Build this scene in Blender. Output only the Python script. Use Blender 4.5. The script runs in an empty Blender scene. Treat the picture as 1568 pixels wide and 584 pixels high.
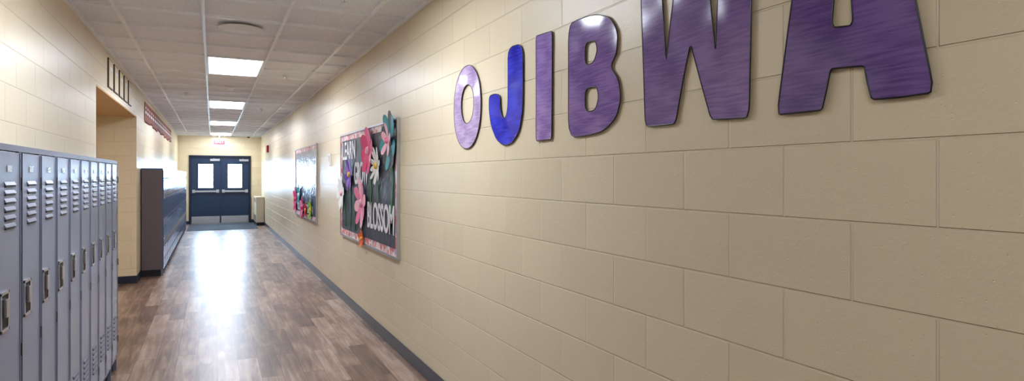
import bpy, math, random
from mathutils import Matrix, Vector
random.seed(4)
sc = bpy.context.scene
COL = sc.collection
try:
    sc.view_settings.view_transform = 'Standard'
    sc.view_settings.look = 'None'
    sc.view_settings.exposure = 0.0
except Exception: pass

# ------------------------------------------------------------------ dims
XR, XL, YB, YE, ZC = 1.46, -0.98, -4.0, 21.8, 2.844

# ------------------------------------------------------------------ materials
def s2l(c):
    return tuple(((v/255)/12.92 if v/255 <= .04045 else ((v/255+.055)/1.055)**2.4) for v in c)+(1,)

class NT:
    def __init__(s, name):
        s.m = bpy.data.materials.new(name); s.m.use_nodes = True
        s.t = s.m.node_tree; s.b = s.t.nodes['Principled BSDF']
    def n(s, typ, **kw):
        nd = s.t.nodes.new(typ)
        for k, v in kw.items():
            if k.startswith('i_'): nd.inputs[k[2:].replace('_', ' ')].default_value = v
            else: setattr(nd, k, v)
        return nd
    def l(s, a, b): s.t.links.new(a, b)

def plain(name, rgb, rough=.5, metal=0., spec=None, emis=None, es=0., noise=0.0, nscale=20):
    t = NT(name)
    c = s2l(rgb)
    t.b.inputs['Base Color'].default_value = c
    t.b.inputs['Roughness'].default_value = rough
    t.b.inputs['Metallic'].default_value = metal
    if spec is not None: t.b.inputs['Specular IOR Level'].default_value = spec
    if emis:
        t.b.inputs['Emission Color'].default_value = s2l(emis); t.b.inputs['Emission Strength'].default_value = es
    if noise:
        tc = t.n('ShaderNodeTexCoord'); nz = t.n('ShaderNodeTexNoise', i_Scale=nscale, i_Detail=3.)
        t.l(tc.outputs['Object'], nz.inputs['Vector'])
        mx = t.n('ShaderNodeMix', data_type='RGBA')
        mx.inputs[6].default_value = tuple(v*(1-noise) for v in c[:3])+(1,)
        mx.inputs[7].default_value = tuple(min(1, v*(1+noise)) for v in c[:3])+(1,)
        t.l(nz.outputs['Fac'], mx.inputs[0]); t.l(mx.outputs[2], t.b.inputs['Base Color'])
    return t.m

def cmu(name, x0, rgb, rough=.36):
    t = NT(name)
    g = t.n('ShaderNodeNewGeometry'); sp = t.n('ShaderNodeSeparateXYZ'); t.l(g.outputs['Position'], sp.inputs[0])
    a = t.n('ShaderNodeMath', operation='ADD'); t.l(sp.outputs['X'], a.inputs[0]); t.l(sp.outputs['Y'], a.inputs[1])
    a2 = t.n('ShaderNodeMath', operation='SUBTRACT'); t.l(a.outputs[0], a2.inputs[0]); a2.inputs[1].default_value = x0+.379-.4064*40
    cb = t.n('ShaderNodeCombineXYZ'); t.l(a2.outputs[0], cb.inputs[0]); t.l(sp.outputs['Z'], cb.inputs[1])
    br = t.n('ShaderNodeTexBrick', offset=.5, offset_frequency=2)
    c = s2l(rgb)
    br.inputs['Color1'].default_value = tuple(v*.97 for v in c[:3])+(1,)
    br.inputs['Color2'].default_value = tuple(v*1.03 for v in c[:3])+(1,)
    br.inputs['Mortar'].default_value = tuple(v*.98 for v in c[:3])+(1,)
    br.inputs['Scale'].default_value = 1
    br.inputs['Mortar Size'].default_value = .0042
    br.inputs['Mortar Smooth'].default_value = .5
    br.inputs['Brick Width'].default_value = .4064
    br.inputs['Row Height'].default_value = .2032
    t.l(cb.outputs[0], br.inputs['Vector']); t.l(br.outputs['Color'], t.b.inputs['Base Color'])
    t.b.inputs['Roughness'].default_value = rough
    inv = t.n('ShaderNodeMath', operation='SUBTRACT'); inv.inputs[0].default_value = 1; t.l(br.outputs['Fac'], inv.inputs[1])
    b1 = t.n('ShaderNodeBump', i_Strength=.85, i_Distance=.0042); t.l(inv.outputs[0], b1.inputs['Height'])
    nz = t.n('ShaderNodeTexNoise', i_Scale=90., i_Detail=4.); t.l(g.outputs['Position'], nz.inputs['Vector'])
    b2 = t.n('ShaderNodeBump', i_Strength=.25, i_Distance=.003); t.l(nz.outputs['Fac'], b2.inputs['Height']); t.l(b1.outputs[0], b2.inputs['Normal'])
    vo = t.n('ShaderNodeTexVoronoi', i_Scale=45.); t.l(g.outputs['Position'], vo.inputs['Vector'])
    rp = t.n('ShaderNodeMapRange'); rp.inputs['From Min'].default_value = .03; rp.inputs['From Max'].default_value = .12
    t.l(vo.outputs['Distance'], rp.inputs['Value'])
    b3 = t.n('ShaderNodeBump', i_Strength=.4, i_Distance=.003); t.l(rp.outputs[0], b3.inputs['Height']); t.l(b2.outputs[0], b3.inputs['Normal'])
    t.l(b3.outputs[0], t.b.inputs['Normal'])
    return t.m

def floor_mat():
    t = NT('vinyl_plank')
    g = t.n('ShaderNodeNewGeometry'); sp = t.n('ShaderNodeSeparateXYZ'); t.l(g.outputs['Position'], sp.inputs[0])
    ay = t.n('ShaderNodeMath', operation='ADD'); t.l(sp.outputs['Y'], ay.inputs[0]); ay.inputs[1].default_value = 30
    ax = t.n('ShaderNodeMath', operation='ADD'); t.l(sp.outputs['X'], ax.inputs[0]); ax.inputs[1].default_value = 18.05
    cb = t.n('ShaderNodeCombineXYZ'); t.l(ay.outputs[0], cb.inputs[0]); t.l(ax.outputs[0], cb.inputs[1])
    br = t.n('ShaderNodeTexBrick', offset=.37, offset_frequency=2)
    br.inputs['Color1'].default_value = (0, 0, 0, 1); br.inputs['Color2'].default_value = (1, 1, 1, 1); br.inputs['Mortar'].default_value = (.5, .5, .5, 1)
    br.inputs['Scale'].default_value = 1; br.inputs['Mortar Size'].default_value = .0015
    br.inputs['Mortar Smooth'].default_value = .1
    br.inputs['Brick Width'].default_value = .92; br.inputs['Row Height'].default_value = .152
    t.l(cb.outputs[0], br.inputs['Vector'])
    mp = t.n('ShaderNodeMapping'); mp.inputs['Scale'].default_value = (22, 1.6, 1); t.l(g.outputs['Position'], mp.inputs['Vector'])
    ad = t.n('ShaderNodeVectorMath', operation='MULTIPLY_ADD'); t.l(br.outputs['Color'], ad.inputs[0]); ad.inputs[1].default_value = (37, 61, 17); t.l(mp.outputs[0], ad.inputs[2])
    nz = t.n('ShaderNodeTexNoise', i_Scale=1., i_Detail=6., i_Roughness=.62, i_Distortion=.8); t.l(ad.outputs[0], nz.inputs['Vector'])
    mp2 = t.n('ShaderNodeMapping'); mp2.inputs['Scale'].default_value = (7, 2.2, 1); t.l(g.outputs['Position'], mp2.inputs['Vector'])
    n2 = t.n('ShaderNodeTexNoise', i_Scale=1., i_Detail=2.); t.l(mp2.outputs[0], n2.inputs['Vector'])
    s0 = t.n('ShaderNodeMath', operation='MULTIPLY_ADD'); t.l(n2.outputs['Fac'], s0.inputs[0]); s0.inputs[1].default_value = .55; t.l(nz.outputs['Fac'], s0.inputs[2])
    s = t.n('ShaderNodeMath', operation='MULTIPLY_ADD'); t.l(br.outputs['Color'], s.inputs[0]); s.inputs[1].default_value = .38
    t.l(s0.outputs[0], s.inputs[2])
    cr = t.n('ShaderNodeValToRGB'); e = cr.color_ramp.elements
    h = t.n('ShaderNodeMath', operation='MULTIPLY'); h.inputs[1].default_value = .75; t.l(s.outputs[0], h.inputs[0])
    e[0].position = .44; e[0].color = s2l((62, 42, 34)); e[1].position = .98; e[1].color = s2l((184, 164, 150))
    k = cr.color_ramp.elements.new(.62); k.color = s2l((110, 82, 66)); k = cr.color_ramp.elements.new(.78); k.color = s2l((146, 118, 100))
    t.l(h.outputs[0], cr.inputs[0])
    mx = t.n('ShaderNodeMix', data_type='RGBA'); t.l(br.outputs['Fac'], mx.inputs[0]); t.l(cr.outputs[0], mx.inputs[6]); mx.inputs[7].default_value = s2l((55, 40, 34))
    t.l(mx.outputs[2], t.b.inputs['Base Color'])
    t.b.inputs['Roughness'].default_value = .34
    t.b.inputs['Specular IOR Level'].default_value = .85
    b = t.n('ShaderNodeBump', i_Strength=.12, i_Distance=.002); t.l(nz.outputs['Fac'], b.inputs['Height']); t.l(b.outputs[0], t.b.inputs['Normal'])
    return t.m

def ceil_mat():
    t = NT('acoustic_tile')
    g = t.n('ShaderNodeNewGeometry')
    nz = t.n('ShaderNodeTexNoise', i_Scale=110., i_Detail=2.); t.l(g.outputs['Position'], nz.inputs['Vector'])
    cr = t.n('ShaderNodeValToRGB'); e = cr.color_ramp.elements
    e[0].position = .33; e[0].color = s2l((205, 204, 208)); e[1].position = .45; e[1].color = s2l((246, 248, 255))
    t.l(nz.outputs['Fac'], cr.inputs[0]); t.l(cr.outputs[0], t.b.inputs['Base Color'])
    t.b.inputs['Roughness'].default_value = .9
    b = t.n('ShaderNodeBump', i_Strength=.3, i_Distance=.002); t.l(nz.outputs['Fac'], b.inputs['Height']); t.l(b.outputs[0], t.b.inputs['Normal'])
    return t.m

def marker_mat(name, c1, c2):
    t = NT(name)
    tc = t.n('ShaderNodeTexCoord')
    mp = t.n('ShaderNodeMapping'); mp.inputs['Scale'].default_value = (9, 110, 1); t.l(tc.outputs['Object'], mp.inputs['Vector'])
    nz = t.n('ShaderNodeTexNoise', i_Scale=1., i_Detail=3., i_Distortion=.3); t.l(mp.outputs[0], nz.inputs['Vector'])
    nz2 = t.n('ShaderNodeTexNoise', i_Scale=7., i_Detail=1.); t.l(tc.outputs['Object'], nz2.inputs['Vector'])
    s = t.n('ShaderNodeMath', operation='ADD'); t.l(nz.outputs['Fac'], s.inputs[0]); t.l(nz2.outputs['Fac'], s.inputs[1])
    h = t.n('ShaderNodeMath', operation='MULTIPLY'); h.inputs[1].default_value = .86; t.l(s.outputs[0], h.inputs[0])
    cr = t.n('ShaderNodeValToRGB'); e = cr.color_ramp.elements
    e[0].position = .66; e[0].color = s2l(c1); e[1].position = 1.06; e[1].color = s2l(c2)
    t.l(h.outputs[0], cr.inputs[0]); t.l(cr.outputs[0], t.b.inputs['Base Color'])
    t.b.inputs['Roughness'].default_value = .15
    t.b.inputs['Specular IOR Level'].default_value = .45
    n3 = t.n('ShaderNodeTexNoise', i_Scale=5., i_Detail=0.); t.l(tc.outputs['Object'], n3.inputs['Vector'])
    b = t.n('ShaderNodeBump', i_Strength=.6, i_Distance=.025); t.l(n3.outputs['Fac'], b.inputs['Height']); t.l(b.outputs[0], t.b.inputs['Normal'])
    return t.m

def border_mat():
    t = NT('floral_border_paper')
    tc = t.n('ShaderNodeTexCoord'); vo = t.n('ShaderNodeTexVoronoi', i_Scale=22.); t.l(tc.outputs['Object'], vo.inputs['Vector'])
    sp = t.n('ShaderNodeSeparateColor'); t.l(vo.outputs['Color'], sp.inputs[0])
    cr = t.n('ShaderNodeValToRGB'); cr.color_ramp.interpolation = 'CONSTANT'; e = cr.color_ramp.elements
    e[0].position = 0; e[0].color = s2l((240, 205, 205)); e[1].position = .85; e[1].color = s2l((215, 90, 90))
    for p, c in ((.3, (240, 230, 228)), (.5, (220, 150, 145)), (.7, (180, 175, 200))):
        k = e.new(p); k.color = s2l(c)
    t.l(sp.outputs[0], cr.inputs[0]); t.l(cr.outputs[0], t.b.inputs['Base Color']); t.b.inputs['Roughness'].default_value = .5
    return t.m

def crinkle(name, rgb, rough=.35):
    t = NT(name); t.b.inputs['Base Color'].default_value = s2l(rgb); t.b.inputs['Roughness'].default_value = rough
    tc = t.n('ShaderNodeTexCoord'); nz = t.n('ShaderNodeTexNoise', i_Scale=6., i_Detail=3., i_Distortion=1.); t.l(tc.outputs['Object'], nz.inputs['Vector'])
    b = t.n('ShaderNodeBump', i_Strength=.7, i_Distance=.02); t.l(nz.outputs['Fac'], b.inputs['Height']); t.l(b.outputs[0], t.b.inputs['Normal'])
    return t.m

def glass_mat():
    t = NT('door_glass'); t.t.nodes.remove(t.b)
    tr = t.n('ShaderNodeBsdfTransparent'); gl = t.n('ShaderNodeBsdfGlossy'); gl.inputs['Roughness'].default_value = .02
    mx = t.n('ShaderNodeMixShader'); mx.inputs[0].default_value = .06
    t.l(tr.outputs[0], mx.inputs[1]); t.l(gl.outputs[0], mx.inputs[2]); t.l(mx.outputs[0], t.t.nodes['Material Output'].inputs[0])
    return t.m

WALLC = (225, 210, 178)
M = dict(
    cmuR=cmu('painted_block_right', XR, WALLC), cmuL=cmu('painted_block_left', XL, WALLC), cmuE=cmu('painted_block_end', YE-.02, WALLC),
    floor=floor_mat(), ceil=ceil_mat(),
    tbar=plain('tbar_white', (248, 250, 255), .3), vinylbase=plain('cove_base', (34, 42, 62), .3),
    lamp=plain('light_lens', (250, 252, 255), .4, emis=(236, 243, 255), es=30.),
    lampdim=plain('light_lens_dim', (250, 252, 255), .4, emis=(238, 244, 255), es=14.),
    added_glow=plain('added_recess_glow', (255, 240, 215), .4, emis=(255, 206, 146), es=60.),  # glow of an added source, warms the recess from out of view
    locker=plain('locker_paint', (136, 146, 170), .26, .3, noise=.04, nscale=6),
    lockerd=plain('locker_frame', (110, 118, 138), .35, .35),
    slot=plain('locker_slot', (16, 17, 20), .6), plate=plain('locker_plate', (206, 208, 214), .25, .9),
    lockb=plain('locker_blue', (92, 112, 152), .16, .3, noise=.06, nscale=5), lockside=plain('locker_side', (102, 92, 98), .4, .1),
    navy=plain('door_navy', (26, 48, 78), .35), frame=plain('door_frame_navy', (22, 34, 58), .35),
    steel=plain('brushed_steel', (200, 205, 212), .3, .8), glass=glass_mat(),
    mat=plain('entrance_carpet', (52, 60, 72), .95, noise=.25, nscale=60),
    black=plain('black_ink', (16, 14, 22), .3), white=plain('white_paper', (236, 236, 240), .5),
    cream=plain('cream_panel', (222, 208, 180), .5), dark=plain('dark_trim', (52, 40, 36), .5),
    red=plain('alarm_red', (190, 28, 26), .35), plastic=plain('white_plastic', (242, 242, 242), .4),
    maroon=plain('maroon_paper', (134, 66, 62), .6, noise=.3, nscale=14), alu=plain('aluminium', (196, 198, 204), .3, .8),
    paper1=crinkle('charcoal_paper', (56, 62, 74), .45), paper2=crinkle('slate_paper', (84, 100, 126), .25),
    border=border_mat(),
    heater=plain('heater_enamel', (206, 196, 172), .4), soffit=plain('soffit_warm_light_tint', (214, 170, 112), .5),  # soffit: orange-tan puts the recess's warm light into the colour
    green=plain('green_paper', (40, 112, 52), .5), exitg=plain('exit_face', (200, 30, 40), .4, emis=(255, 40, 50), es=1.2),
    ground=plain('outside_ground', (190, 190, 180), .9, noise=.1),
)

# ------------------------------------------------------------------ mesh builder
class MB:
    def __init__(s): s.v = []; s.f = []; s.mi = []; s.mats = []
    def mat(s, k):
        m = M[k] if isinstance(k, str) else k
        if m not in s.mats: s.mats.append(m)
        return s.mats.index(m)
    def box(s, x0, x1, y0, y1, z0, z1, k):
        i = len(s.v); mi = s.mat(k)
        s.v += [(x0, y0, z0), (x1, y0, z0), (x1, y1, z0), (x0, y1, z0), (x0, y0, z1), (x1, y0, z1), (x1, y1, z1), (x0, y1, z1)]
        for q in ((0, 3, 2, 1), (4, 5, 6, 7), (0, 1, 5, 4), (1, 2, 6, 5), (2, 3, 7, 6), (3, 0, 4, 7)):
            s.f.append([i+a for a in q]); s.mi.append(mi)
        return s
    def prism(s, pts, d, k):
        i = len(s.v); n = len(pts); mi = s.mat(k); d = Vector(d)
        s.v += [tuple(p) for p in pts]+[tuple(Vector(p)+d) for p in pts]
        s.f.append([i+a for a in range(n)]); s.f.append([i+n+a for a in reversed(range(n))]); s.mi += [mi, mi]
        for a in range(n):
            b = (a+1) % n; s.f.append([i+a, i+n+a, i+n+b, i+b]); s.mi.append(mi)
    def cyl(s, c, axis, r, h, k, n=24, r2=None):
        c = Vector(c); ax = Vector(axis).normalized(); u = ax.orthogonal().normalized(); w = ax.cross(u); r2 = r if r2 is None else r2
        i = len(s.v); mi = s.mat(k)
        for rr, o in ((r, 0), (r2, h)):
            for a in range(n):
                t = 2*math.pi*a/n; s.v.append(tuple(c+ax*o+u*math.cos(t)*rr+w*math.sin(t)*rr))
        s.f.append([i+a for a in reversed(range(n))]); s.f.append([i+n+a for a in range(n)]); s.mi += [mi, mi]
        for a in range(n):
            b = (a+1) % n; s.f.append([i+a, i+b, i+n+b, i+n+a]); s.mi.append(mi)
    def obj(s, name, parent=None, bevel=0, fix=True):
        me = bpy.data.meshes.new(name); me.from_pydata(s.v, [], s.f)
        for m in s.mats: me.materials.append(m)
        me.polygons.foreach_set('material_index', s.mi); me.update()
        if fix:
            import bmesh
            bm = bmesh.new(); bm.from_mesh(me); bmesh.ops.recalc_face_normals(bm, faces=bm.faces); bm.to_mesh(me); bm.free()
        o = bpy.data.objects.new(name, me); COL.objects.link(o)
        if bevel:
            b = o.modifiers.new('bevel', 'BEVEL'); b.width = bevel; b.segments = 2; b.limit_method = 'ANGLE'
        if parent: adopt(o, parent)
        return o

def empty(name, loc):
    e = bpy.data.objects.new(name, None); e.location = loc; e.empty_display_size = .1; COL.objects.link(e); return e
def adopt(o, e):
    o.parent = e; o.matrix_parent_inverse = Matrix.Translation(-Vector(e.location))

def frame_right(y, z, off):   # local x -> -Y, local y -> Z, normal -X
    return Matrix(((0, 0, -1, XR-off), (-1, 0, 0, y), (0, 1, 0, z), (0, 0, 0, 1)))
def frame_front(x, y, z):      # faces -Y
    return Matrix(((1, 0, 0, x), (0, 0, -1, y), (0, 1, 0, z), (0, 0, 0, 1)))

def text(name, body, mtx, height, width, mat, parent, ext=.002):
    cu = bpy.data.curves.new(name, 'FONT'); cu.body = body; cu.size = 1; cu.align_x = 'CENTER'; cu.align_y = 'CENTER'; cu.extrude = ext; cu.offset = .018
    o = bpy.data.objects.new(name, cu); COL.objects.link(o); bpy.context.view_layer.update()
    d = o.dimensions; sx = width/max(d.x, .01); sy = height/max(d.y, .01)
    cu.materials.append(M[mat] if isinstance(mat, str) else mat)
    o.matrix_world = mtx @ Matrix.Diagonal((sx, sy, 1, 1))
    adopt(o, parent); return o

# ------------------------------------------------------------------ shell
MB().box(-2.3, XR+.2, YB, YE+.3, -.1, 0, 'floor').obj('floor')
MB().box(-2.3, XR+.2, YB, YE+.3, ZC+.02, ZC+.1, 'ceil').obj('ceiling')
MB().box(XR, XR+.2, YB, YE, 0, ZC+.02, 'cmuR').obj('wall_right')
R0, R1, RH, RX = 6.82, 10.2, 2.405, -2.1
w = MB()
w.box(RX, XL, YB, R0, 0, ZC+.02, 'cmuL'); w.box(RX, XL, R1, YE, 0, ZC+.02, 'cmuL'); w.box(RX, XL, R0, R1, RH, ZC+.02, 'cmuL')
w.box(RX-.2, RX, YB, YE, 0, ZC+.02, 'cmuL')
w.obj('wall_left')
MB().box(RX+.01, XL-.003, R0+.003, R1-.003, RH-.012, RH, 'soffit').obj('trim_soffit')
d = MB(); d.cyl((-1.65, 8.3, RH-.012), (0, 0, -1), .13, .008, 'plastic', 32, .12); d.cyl((-1.65, 8.3, RH-.0201), (0, 0, -1), .1, .004, 'added_glow', 32); d.obj('added_recess_lamp')  # unseen lamp, added to brighten the recess walls with warm light
DX0, DX1, DZ = -.67, 1.15, 2.21
w = MB(); w.box(XL, DX0, YE, YE+.2, 0, ZC+.02, 'cmuE'); w.box(DX1, XR, YE, YE+.2, 0, ZC+.02, 'cmuE'); w.box(DX0, DX1, YE, YE+.2, DZ, ZC+.02, 'cmuE')
w.obj('wall_end')
MB().box(-2.3, XR+.2, YB-.2, YB, 0, ZC+.02, 'cmuE').obj('wall_back')
BH = .105
def base(name, boxes):
    b = MB()
    for q in boxes: b.box(*q, 'vinylbase')
    b.obj(name, bevel=.004)
base('baseboard_right', [(XR-.012, XR, YB, YE, 0, BH)])
base('baseboard_left', [(XL, XL+.012, YB, R0, 0, BH), (XL, XL+.012, R1, YE, 0, BH), (RX, XL+.012, R1-.012, R1, 0, BH), (RX, XL+.012, R0, R0+.012, 0, BH)])
base('baseboard_end', [(XL, DX0, YE-.012, YE, 0, BH), (DX1, XR, YE-.012, YE, 0, BH)])
# ceiling grid
g = MB(); tb = .012
FY = [-.59, 3.68, 7.95, 12.22, 16.49, 20.76]
for x in (-.675, -.065, .545, 1.155): g.box(x-tb, x+tb, YB, YE, ZC-.004, ZC+.02, 'tbar')
y = 7.34-.61*18
while y < YE:
    if y > YB: g.box(XL, XR, y-tb, y+tb, ZC-.003, ZC+.02, 'tbar')
    y += .61
g.box(XR-.022, XR, YB, YE, ZC-.006, ZC+.02, 'tbar'); g.box(XL, XL+.022, YB, YE, ZC-.006, ZC+.02, 'tbar'); g.box(XL, XR, YE-.022, YE, ZC-.006, ZC+.02, 'tbar')
g.obj('trim_ceiling_grid')
for fy in FY:
    f = MB(); x0, x1, y0, y1 = -.053, .533, fy-.598, fy+.598
    f.box(x0, x1, y0, y1, ZC+.004, ZC+.016, 'lampdim' if fy < 0 else 'lamp')
    e = .018
    for q in ((x0, x0+e, y0, y1), (x1-e, x1, y0, y1), (x0+e, x1-e, y0, y0+e), (x0+e, x1-e, y1-e, y1)): f.box(*q, ZC-.004, ZC+.004, 'tbar')
    f.obj('ceiling_light_panel')
d = MB()
d.cyl((.225, 5.82, ZC-.004), (0, 0, -1), .18, .008, 'plastic', 48, .17)
for r in (.15, .11, .07): d.cyl((.225, 5.82, ZC-.012), (0, 0, -1), r, .004+(.155-r)*.12, 'plastic', 40, r-.02)
d.obj('ceiling_speaker')
d = MB(); d.cyl((.22, 9.8, ZC), (0, 0, -1), .07, .035, 'plastic', 28, .055); d.cyl((.22, 9.8, ZC-.035), (0, 0, -1), .03, .015, 'plastic', 20, .02); d.obj('smoke_detector')
def sprinkler(x, y):
    d = MB(); d.cyl((x, y, ZC), (0, 0, -1), .035, .008, 'alu', 20, .03); d.cyl((x, y, ZC-.008), (0, 0, -1), .01, .03, 'alu', 12); d.cyl((x, y, ZC-.038), (0, 0, -1), .018, .003, 'alu', 16)
    d.obj('sprinkler_head')
sprinkler(.85, 4.45); sprinkler(.85, 8.3); sprinkler(.85, 12.6); sprinkler(-.37, 10.7)

# ------------------------------------------------------------------ lockers (fronts face +X)
def locker_bank(name, y_end, n, wdt, xf, top, tiers, mats):
    body, door, side = mats
    b = MB(); xb = XL+.014; y0 = y_end-n*wdt
    b.box(xb, xf-.03, y0+.01, y_end-.01, 0.0, .1, 'slot')
    b.box(xb, xf-.018, y0, y_end, .1, top-.004, side)
    b.box(xb, xf-.004, y0-.002, y_end+.002, top-.025, top, body)
    b.box(xf-.018, xf-.004, y0, y_end, .1, .125, body)
    for i in range(n+1):
        yy = min(max(y0+i*wdt, y0+.008), y_end-.008)
        b.box(xf-.018, xf-.004, yy-.008, yy+.008, .1, top-.025, body)
        b.box(xf-.035, xf-.006, yy-.008, yy+.008, 0, .1, 'lockerd')
    for i in range(n):
        ya = y0+i*wdt+.011; yb = y0+(i+1)*wdt-.011
        zs = [(.13, top-.03)] if tiers == 1 else [(.13, (.13+top-.03)/2-.012), ((.13+top-.03)/2+.012, top-.03)]
        if tiers == 2: b.box(xf-.018, xf-.004, ya, yb, zs[0][1]+.002, zs[1][0]-.002, 'slot')
        for (za, zb) in zs:
            b.box(xf-.016, xf, ya, yb, za, zb, door)
            b.box(xf, xf+.003, ya, ya+.006, za, zb, door); b.box(xf, xf+.003, yb-.006, yb, za, zb, door)
            yc = (ya+yb)/2
            groups = [zb-.11]
            if tiers == 1: groups.append(za+.33)
            for zt in groups:
                for k in range(6):
                    z = zt-k*.031
                    b.prism([(xf, yc-.065, z), (xf+.0065, yc-.062, z-.014), (xf, yc-.065, z-.017)], (0, .13, 0), door)
                    b.box(xf, xf+.0055, yc-.06, yc+.06, z-.0215, z-.0165, 'slot')
            b.box(xf, xf+.002, yc-.03, yc+.03, zb-.075, zb-.05, 'plate')
            zh = 1.05 if tiers == 1 else (za+zb)/2
            h0, h1 = ya+.018, ya+.118; v = .073
            for q in ((h0, h1, zh+v-.012, zh+v), (h0, h1, zh-v, zh-v+.012), (h0, h0+.012, zh-v, zh+v), (h1-.012, h1, zh-v, zh+v)):
                b.box(xf, xf+.006, q[0], q[1], q[2], q[3], 'plate')
            b.box(xf, xf+.002, h0+.012, h1-.012, zh-v+.012, zh+v-.012, 'slot')
            b.box(xf+.002, xf+.014, h0+.035, h1-.03, zh-.02, zh+.045, 'plate')
            for z in (za+.12, (za+zb)/2-.02, zb-.12):
                b.box(xf-.004, xf+.006, yb-.002, yb+.012, z-.025, z+.025, 'slot')
    return b.obj(name, bevel=.0012)
locker_bank('locker_bank', 5.69, 15, .3005, -.675, 1.66, 1, ('lockerd', 'locker', 'lockside'))
locker_bank('locker_bank', 19.72, 29, .31, -.675, 1.66, 2, ('lockb', 'lockb', 'lockside'))

# ------------------------------------------------------------------ end doors
dr = empty('door_1', (.24, YE, 0))
f = MB(); fw = .05
f.box(DX0, DX0+fw, YE-.03, YE+.2, 0, DZ, 'frame'); f.box(DX1-fw, DX1, YE-.03, YE+.2, 0, DZ, 'frame'); f.box(DX0+fw, DX1-fw, YE-.03, YE+.2, DZ-fw, DZ, 'frame')
f.box(.225, .255, YE+.076, YE+.09, 0, DZ-fw, 'frame')
f.box(DX0+fw, DX0+fw+.02, YE+.078, YE+.12, 0, DZ-fw, 'frame'); f.box(DX1-fw-.02, DX1-fw, YE+.078, YE+.12, 0, DZ-fw, 'frame'); f.box(DX0+fw+.02, DX1-fw-.02, YE+.092, YE+.12, DZ-fw-.02, DZ-fw, 'frame')
f.box(DX0+fw, DX1-fw, YE+.02, YE+.14, 0, .009, 'steel')
f.obj('frame', dr, .003)
def leaf(nm, x0, x1, hx):
    b = MB(); y0, y1 = YE+.03, YE+.075; zt = DZ-fw-.004
    wx0, wx1, wz0, wz1 = (x0+x1)/2-.235, (x0+x1)/2+.235, 1.14, 1.95
    b.box(x0, wx0, y0, y1, .01, zt, 'navy'); b.box(wx1, x1, y0, y1, .01, zt, 'navy'); b.box(wx0, wx1, y0, y1, .01, wz0, 'navy'); b.box(wx0, wx1, y0, y1, wz1, zt, 'navy')
    e = .025
    for q in ((wx0, wx0+e, wz0, wz1), (wx1-e, wx1, wz0, wz1), (wx0+e, wx1-e, wz0, wz0+e), (wx0+e, wx1-e, wz1-e, wz1)): b.box(q[0], q[1], y0-.01, y1+.01, q[2], q[3], 'frame')
    b.box(x0+.02, x1-.02, y0-.004, y0, .02, .24, 'steel')
    b.box(x0+.04, x1-.04, y0-.07, y0-.035, 1.02, 1.075, 'steel')
    for xx in (x0+.04, x1-.12): b.box(xx, xx+.08, y0-.075, y0, 1.0, 1.1, 'steel')
    xa = x1-.30 if hx > 0 else x0+.02
    b.box(xa, xa+.28, y0-.06, y0, 2.03, 2.10, 'steel')
    b.box(xa+.1, xa+.12, y0-.16, y0-.06, 2.105, 2.12, 'steel')
    b.obj(nm, dr, .003)
    g = MB(); g.box(wx0+e, wx1-e, y0+.018, y0+.026, wz0+e, wz1-e, 'glass'); g.obj(nm+'_glass', dr)
leaf('leaf_left', DX0+fw+.003, .237, 1); leaf('leaf_right', .243, DX1-fw-.003, 1)
m = MB(); m.box(-.64, 1.20, 19.1, 21.62, .0, .010, 'mat'); m.box(-.66, 1.22, 19.08, 21.64, 0, .006, 'vinylbase'); m.obj('entrance_mat')
MB().box(-12, 12, YE+.3, YE+30, -.12, -.05, 'ground').obj('outside_ground')
ex = empty('exit_sign', (.2, 21.2, 2.62))
b = MB(); b.box(.03, .37, 21.18, 21.22, 2.53, 2.73, 'plastic'); b.box(.19, .21, 21.19, 21.21, 2.73, ZC-.003, 'plastic'); b.box(.045, .355, 21.175, 21.18, 2.545, 2.715, 'exitg'); b.obj('housing', ex)
text('lettering', 'EXIT', frame_front(.2, 21.172, 2.63), .11, .25, 'white', ex, .001)
b = MB(); b.box(XR-.055, XR, 18.70, 18.92, 2.23, 2.43, 'red'); b.box(XR-.07, XR-.055, 18.77, 18.85, 2.34, 2.39, 'white'); b.obj('fire_alarm_strobe', bevel=.006)
b = MB(); b.box(XR-.02, XR, 8.5, 8.6, 1.68, 1.85, 'plastic'); b.box(XR-.026, XR-.02, 8.52, 8.58, 1.74, 1.82, 'cream'); b.obj('thermostat', bevel=.004)
b = MB(); b.cyl((1.05, 21.3, ZC), (0, 0, -1), .07, .03, 'plastic', 24); b.cyl((1.05, 21.3, ZC-.03), (0, 0, -1), .05, .04, 'slot', 24, .02); b.obj('security_camera_dome')
b = MB(); b.box(1.22, XR-.013, 20.25, 21.55, .1, .87, 'heater'); b.box(1.235, XR-.013, 20.27, 21.53, 0, .1, 'slot'); b.box(1.21, XR-.013, 20.24, 21.56, .87, .885, 'heater')
for k in range(8): b.box(1.215, 1.22, 20.35, 21.45, .15+k*.022, .162+k*.022, 'slot')
for k in range(6): b.box(1.215, 1.22, 20.35, 21.45, .72+k*.02, .73+k*.02, 'slot')
b.obj('wall_heater', bevel=.004)
dd = empty('door_2', (RX, 8.6, 0)); b = MB(); b.box(RX, RX+.05, 8.1, 9.15, 0, 2.15, 'frame'); b.box(RX+.03, RX+.065, 8.16, 9.09, .01, 2.09, 'heater'); b.box(RX+.065, RX+.08, 8.2, 8.28, .92, 1.08, 'steel'); b.box(RX+.08, RX+.13, 8.22, 8.25, .98, 1.01, 'steel'); b.box(RX+.115, RX+.13, 8.22, 8.36, .98, 1.01, 'steel'); b.obj('leaf', dd, .003)

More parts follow.
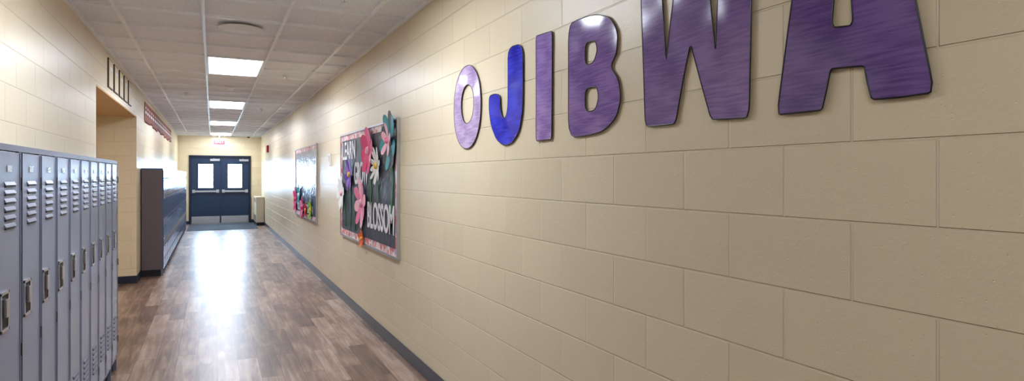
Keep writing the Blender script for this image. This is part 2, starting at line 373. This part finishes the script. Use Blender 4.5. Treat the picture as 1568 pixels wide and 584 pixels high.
e = empty('framed_notices', (XL+.02, 8.5, 2.63)); b = MB(); XN = XL+.001
for k in range(5):
    y0 = 7.5+k*.42
    b.box(XN, XN+.010, y0, y0+.31, 2.47, 2.78, 'dark'); b.box(XN+.010, XN+.014, y0+.02, y0+.29, 2.482, 2.768, 'cream'); b.box(XN+.014, XN+.016, y0+.08, y0+.23, 2.66, 2.70, 'white')
b.obj('panels', e)
e = empty('paper_garland', (XL+.02, 14.8, 2.6)); b = MB(); y = 11.3
while y < 18.2:
    wd = .28+random.random()*.1; zb = 2.40+random.random()*.05; n = 5
    pts = [(XL+.004, y, 2.74), (XL+.004, y+wd, 2.74)]
    for k in range(n*2, -1, -1): pts.append((XL+.004, y+wd*k/(n*2), zb+(.05 if k % 2 else 0)))
    b.prism(pts, (.006, 0, 0), 'maroon')
    b.box(XL+.010, XL+.012, y+.05, y+wd-.05, 2.56, 2.60, 'white'); b.box(XL+.010, XL+.012, y+.08, y+wd-.08, 2.64, 2.67, 'cream')
    y += wd+.03
b.obj('cards', e)

# ------------------------------------------------------------------ bulletin boards
def flower(nm, mtx, n, r, wid, col, ccol, parent, inner=.18, col2=None):
    b = MB(); mA_ = col; mB_ = col2 or col
    for k in range(n):
        a = 2*math.pi*k/n+.2; ca, sa = math.cos(a), math.sin(a); pts = []
        for j in range(16):
            t = 2*math.pi*j/16; px = r*.55+r*.45*math.cos(t); py = wid*math.sin(t)*(.75+.25*math.cos(t)); lift = .004+.03*(px/r)**2*(1 if k % 2 else .6)
            p = mtx @ Vector((px*ca-py*sa, px*sa+py*ca, lift)); pts.append(p)
        nrm = (mtx.to_3x3() @ Vector((0, 0, 1)))*.002
        b.prism(pts, nrm, mA_ if k % 2 else mB_)
    c = mtx @ Vector((0, 0, .012)); b.cyl(c, mtx.to_3x3() @ Vector((0, 0, 1)), r*inner, .02, ccol, 16, r*inner*.7)
    return b.obj(nm, parent)
PC = {k: plain('paper_'+k, v, .5) for k, v in dict(teal=(30, 150, 160), magenta=(222, 30, 110), pink=(240, 130, 170), purple=(90, 60, 160), white=(240, 240, 236), orange=(235, 110, 60), yellow=(240, 200, 70), lime=(150, 200, 60), rose=(250, 190, 205), red=(210, 40, 60), black=(30, 34, 44), violet=(150, 90, 190)).items()}
def board(nm, y0, y1, z0, z1, paper):
    x = XR-.002
    e = empty(nm, (XR-.03, (y0+y1)/2, (z0+z1)/2)); b = MB()
    b.box(x-.015, x, y0+.01, y1-.01, z0+.01, z1-.01, paper)
    t = .022
    for q in ((y0, y0+t, z0, z1), (y1-t, y1, z0, z1), (y0+t, y1-t, z0, z0+t), (y0+t, y1-t, z1-t, z1)): b.box(x-.028, x, q[0], q[1], q[2], q[3], 'alu')
    w = .085
    for q in ((y0+t, y0+w, z0+t, z1-t), (y1-w, y1-t, z0+t, z1-t), (y0+w, y1-w, z0+t, z0+w), (y0+w, y1-w, z1-w, z1-t)): b.box(x-.018, x-.015, q[0], q[1], q[2], q[3], 'border')
    b.obj('board', e); return e
def stem(pts, wd, parent):
    b = MB()
    for (ya, za), (yb, zb) in zip(pts, pts[1:]):
        d = Vector((0, yb-ya, zb-za)).normalized(); nn = Vector((0, -d.z, d.y))*wd/2
        A = Vector((XR-.021, ya, za)); B = Vector((XR-.021, yb, zb))
        b.prism([A+nn, B+nn, B-nn, A-nn], (-.004, 0, 0), 'green')
    b.obj('stem', parent)
B1 = board('bulletin_board', 5.11, 7.70, .81, 2.05, 'paper1')
text('word_learn', 'LEARN', frame_right(7.2, 1.83, .022), .21, .72, 'white', B1)
text('word_grow', 'GROW', frame_right(6.56, 1.56, .022), .25, .66, 'white', B1)
text('word_blossom', 'BLOSSOM', frame_right(5.74, 1.13, .022), .27, 1.02, 'white', B1)
stem([(5.36, 1.88), (5.27, 1.5), (5.32, 1.2)], .04, B1); stem([(6.18, 1.79), (6.08, 1.4), (6.12, 1.25)], .04, B1); stem([(5.83, 1.63), (5.80, 1.3)], .03, B1)
stem([(7.12, 1.55), (7.08, 1.2), (7.12, .95)], .035, B1); stem([(7.45, 1.32), (7.4, .93)], .035, B1); stem([(6.5, 1.25), (6.52, .95)], .04, B1); stem([(6.9, 1.4), (6.86, .93)], .035, B1)
def fl(nm, y, z, n, r, wd, c, cc, p, col2=None, off=.024): flower(nm, frame_right(y, z, off), n, r, wd, PC[c], PC[cc], p, col2=PC[col2] if col2 else None)
fl('flower_teal', 5.33, 1.86, 10, .27, .085, 'teal', 'rose', B1, 'black')
fl('flower_teal_inner', 5.33, 1.86, 5, .16, .05, 'rose', 'pink', B1, off=.05)
fl('flower_magenta', 6.18, 1.80, 8, .25, .10, 'magenta', 'rose', B1)
fl('flower_purple', 7.10, 1.56, 10, .19, .05, 'purple', 'yellow', B1, 'violet')
fl('flower_daisy', 5.83, 1.64, 12, .19, .034, 'white', 'yellow', B1)
fl('flower_white', 7.58, 1.33, 10, .21, .06, 'white', 'rose', B1)
fl('flower_pink', 6.50, 1.25, 8, .27, .08, 'pink', 'rose', B1, 'rose')
fl('flower_orange', 6.45, .88, 7, .10, .04, 'orange', 'yellow', B1)
B2 = board('bulletin_board', 9.66, 12.27, .81, 2.05, 'paper2')
text('word_garden', 'OUR GARDEN', frame_right(11.0, .98, .022), .14, 1.9, 'white', B2)
stem([(11.6, 1.2), (11.55, .9)], .03, B2); stem([(10.2, 1.0), (10.22, .88)], .03, B2)
fl('flower_magenta', 12.15, 1.10, 8, .24, .09, 'magenta', 'red', B2); fl('flower_teal', 11.65, 1.20, 8, .2, .07, 'teal', 'white', B2)
fl('flower_pink', 11.2, .98, 8, .2, .07, 'pink', 'magenta', B2, 'magenta'); fl('flower_lime', 10.2, 1.0, 8, .18, .06, 'lime', 'yellow', B2); fl('flower_red', 10.75, .97, 8, .13, .05, 'red', 'yellow', B2)

# ------------------------------------------------------------------ OJIBWA letters
def chaikin(p, it=2, k=.2):
    for _ in range(it):
        q = []
        for i in range(len(p)):
            a, b = p[i], p[(i+1) % len(p)]
            q.append((a[0]*(1-k)+b[0]*k, a[1]*(1-k)+b[1]*k)); q.append((a[0]*k+b[0]*(1-k), a[1]*k+b[1]*(1-k)))
        p = q
    return p
def ell(cx, cy, rx, ry, n=40, ex=2.0):
    out = []
    for i in range(n):
        t = 2*math.pi*i/n; c, s = math.cos(t), math.sin(t)
        out.append((cx+rx*math.copysign(abs(c)**(2/ex), c), cy+ry*math.copysign(abs(s)**(2/ex), s)))
    return out
ZB = 1.716; VS = 1.0265
def letter(ch, yleft, loops, mat):
    e = empty('letter_'+ch, (XR-.02, yleft-.2, ZB+.25)); mt = frame_right(yleft, ZB, .008)
    def mk(nm, fill):
        cu = bpy.data.curves.new(nm, 'CURVE'); cu.dimensions = '2D' if fill else '3D'
        for lp in loops:
            s = cu.splines.new('POLY'); s.points.add(len(lp)-1); s.use_cyclic_u = True
            for i, (u, v) in enumerate(lp): s.points[i].co = (u, v*VS, 0 if fill else .001, 1)
        if fill: cu.fill_mode = 'BOTH'; cu.extrude = .0015
        else: cu.bevel_depth = .0024; cu.bevel_resolution = 1
        cu.materials.append(mat if fill else M['black'])
        o = bpy.data.objects.new(nm, cu); COL.objects.link(o); o.matrix_world = mt; adopt(o, e)
    mk('face', True); mk('outline', False)
mO = marker_mat('marker_lavender', (164, 138, 186), (204, 182, 218)); mJ = marker_mat('marker_blue', (24, 26, 166), (52, 66, 222))
mI = marker_mat('marker_violet', (128, 98, 172), (160, 132, 198)); mB = marker_mat('marker_purple', (106, 76, 144), (138, 108, 172))
mW = marker_mat('marker_plum', (104, 76, 140), (136, 106, 168)); mA = marker_mat('marker_deep_purple', (90, 62, 128), (122, 92, 158))
letter('o', 3.787, [ell(.225, .257, .225, .257, 44, 2.15), ell(.235, .275, .105, .12, 32, 2.1)], mO)
letter('j', 3.215, [chaikin([(.25, .515), (.428, .505), (.428, .30), (.425, .17), (.385, .06), (.30, .003), (.20, -.006), (.10, .03), (.03, .11), (.0, .20), (.0, .285), (.07, .29), (.15, .275), (.152, .20), (.18, .145), (.225, .145), (.25, .20), (.252, .34)], 2)], mJ)
letter('i', 2.645, [chaikin([(0, .512), (.08, .508), (.16, .503), (.158, .25), (.155, 0), (.075, 0), (0, .0), (.002, .25)], 2, .08)], mI)
letter('b', 2.338, [chaikin([(0, .50), (.10, .505), (.22, .495), (.32, .46), (.372, .39), (.365, .31), (.318, .262), (.375, .21), (.392, .13), (.36, .055), (.27, .01), (.15, 0), (0, .0), (0, .25)], 2),
                    chaikin([(.135, .395), (.215, .39), (.23, .345), (.205, .30), (.135, .295)], 2), chaikin([(.135, .20), (.225, .20), (.24, .15), (.215, .10), (.135, .10)], 2)], mB)
letter('w', 1.822, [chaikin([(0, .51), (.06, .51), (.115, .51), (.13, .36), (.142, .225), (.165, .36), (.195, .51), (.27, .51), (.34, .51), (.358, .36), (.378, .215), (.385, .36), (.395, .51), (.46, .51), (.525, .51), (.52, .25), (.513, .002), (.43, .004), (.359, .008), (.31, .14), (.264, .27), (.225, .14), (.19, .008), (.11, .008), (.027, .01), (.015, .25)], 2, .1)], mW)
letter('a', 1.208, [chaikin([(.085, .51), (.20, .512), (.322, .51), (.375, .25), (.42, .012), (.345, .010), (.277, .012), (.266, .055), (.258, .096), (.21, .10), (.167, .103), (.155, .05), (.142, 0), (.07, 0), (0, 0), (.045, .28)], 2, .1),
                    chaikin([(.170, .207), (.229, .20), (.222, .30), (.205, .40), (.192, .40), (.178, .30)], 2, .12)], mA)

# ------------------------------------------------------------------ world + camera
wd = bpy.data.worlds.new('sky'); sc.world = wd; wd.use_nodes = True
bg = wd.node_tree.nodes['Background']; bg.inputs[0].default_value = (.52, .74, 1, 1); bg.inputs[1].default_value = 50
cam = bpy.data.cameras.new('camera'); co = bpy.data.objects.new('camera', cam); COL.objects.link(co)
co.location = (0, 0, 1.54); co.rotation_euler = (math.radians(90), 0, math.radians(-26.46))
cam.sensor_width = 36; cam.lens = 922/1568*36; cam.shift_y = -22/1568; cam.clip_start = .05
sc.camera = co
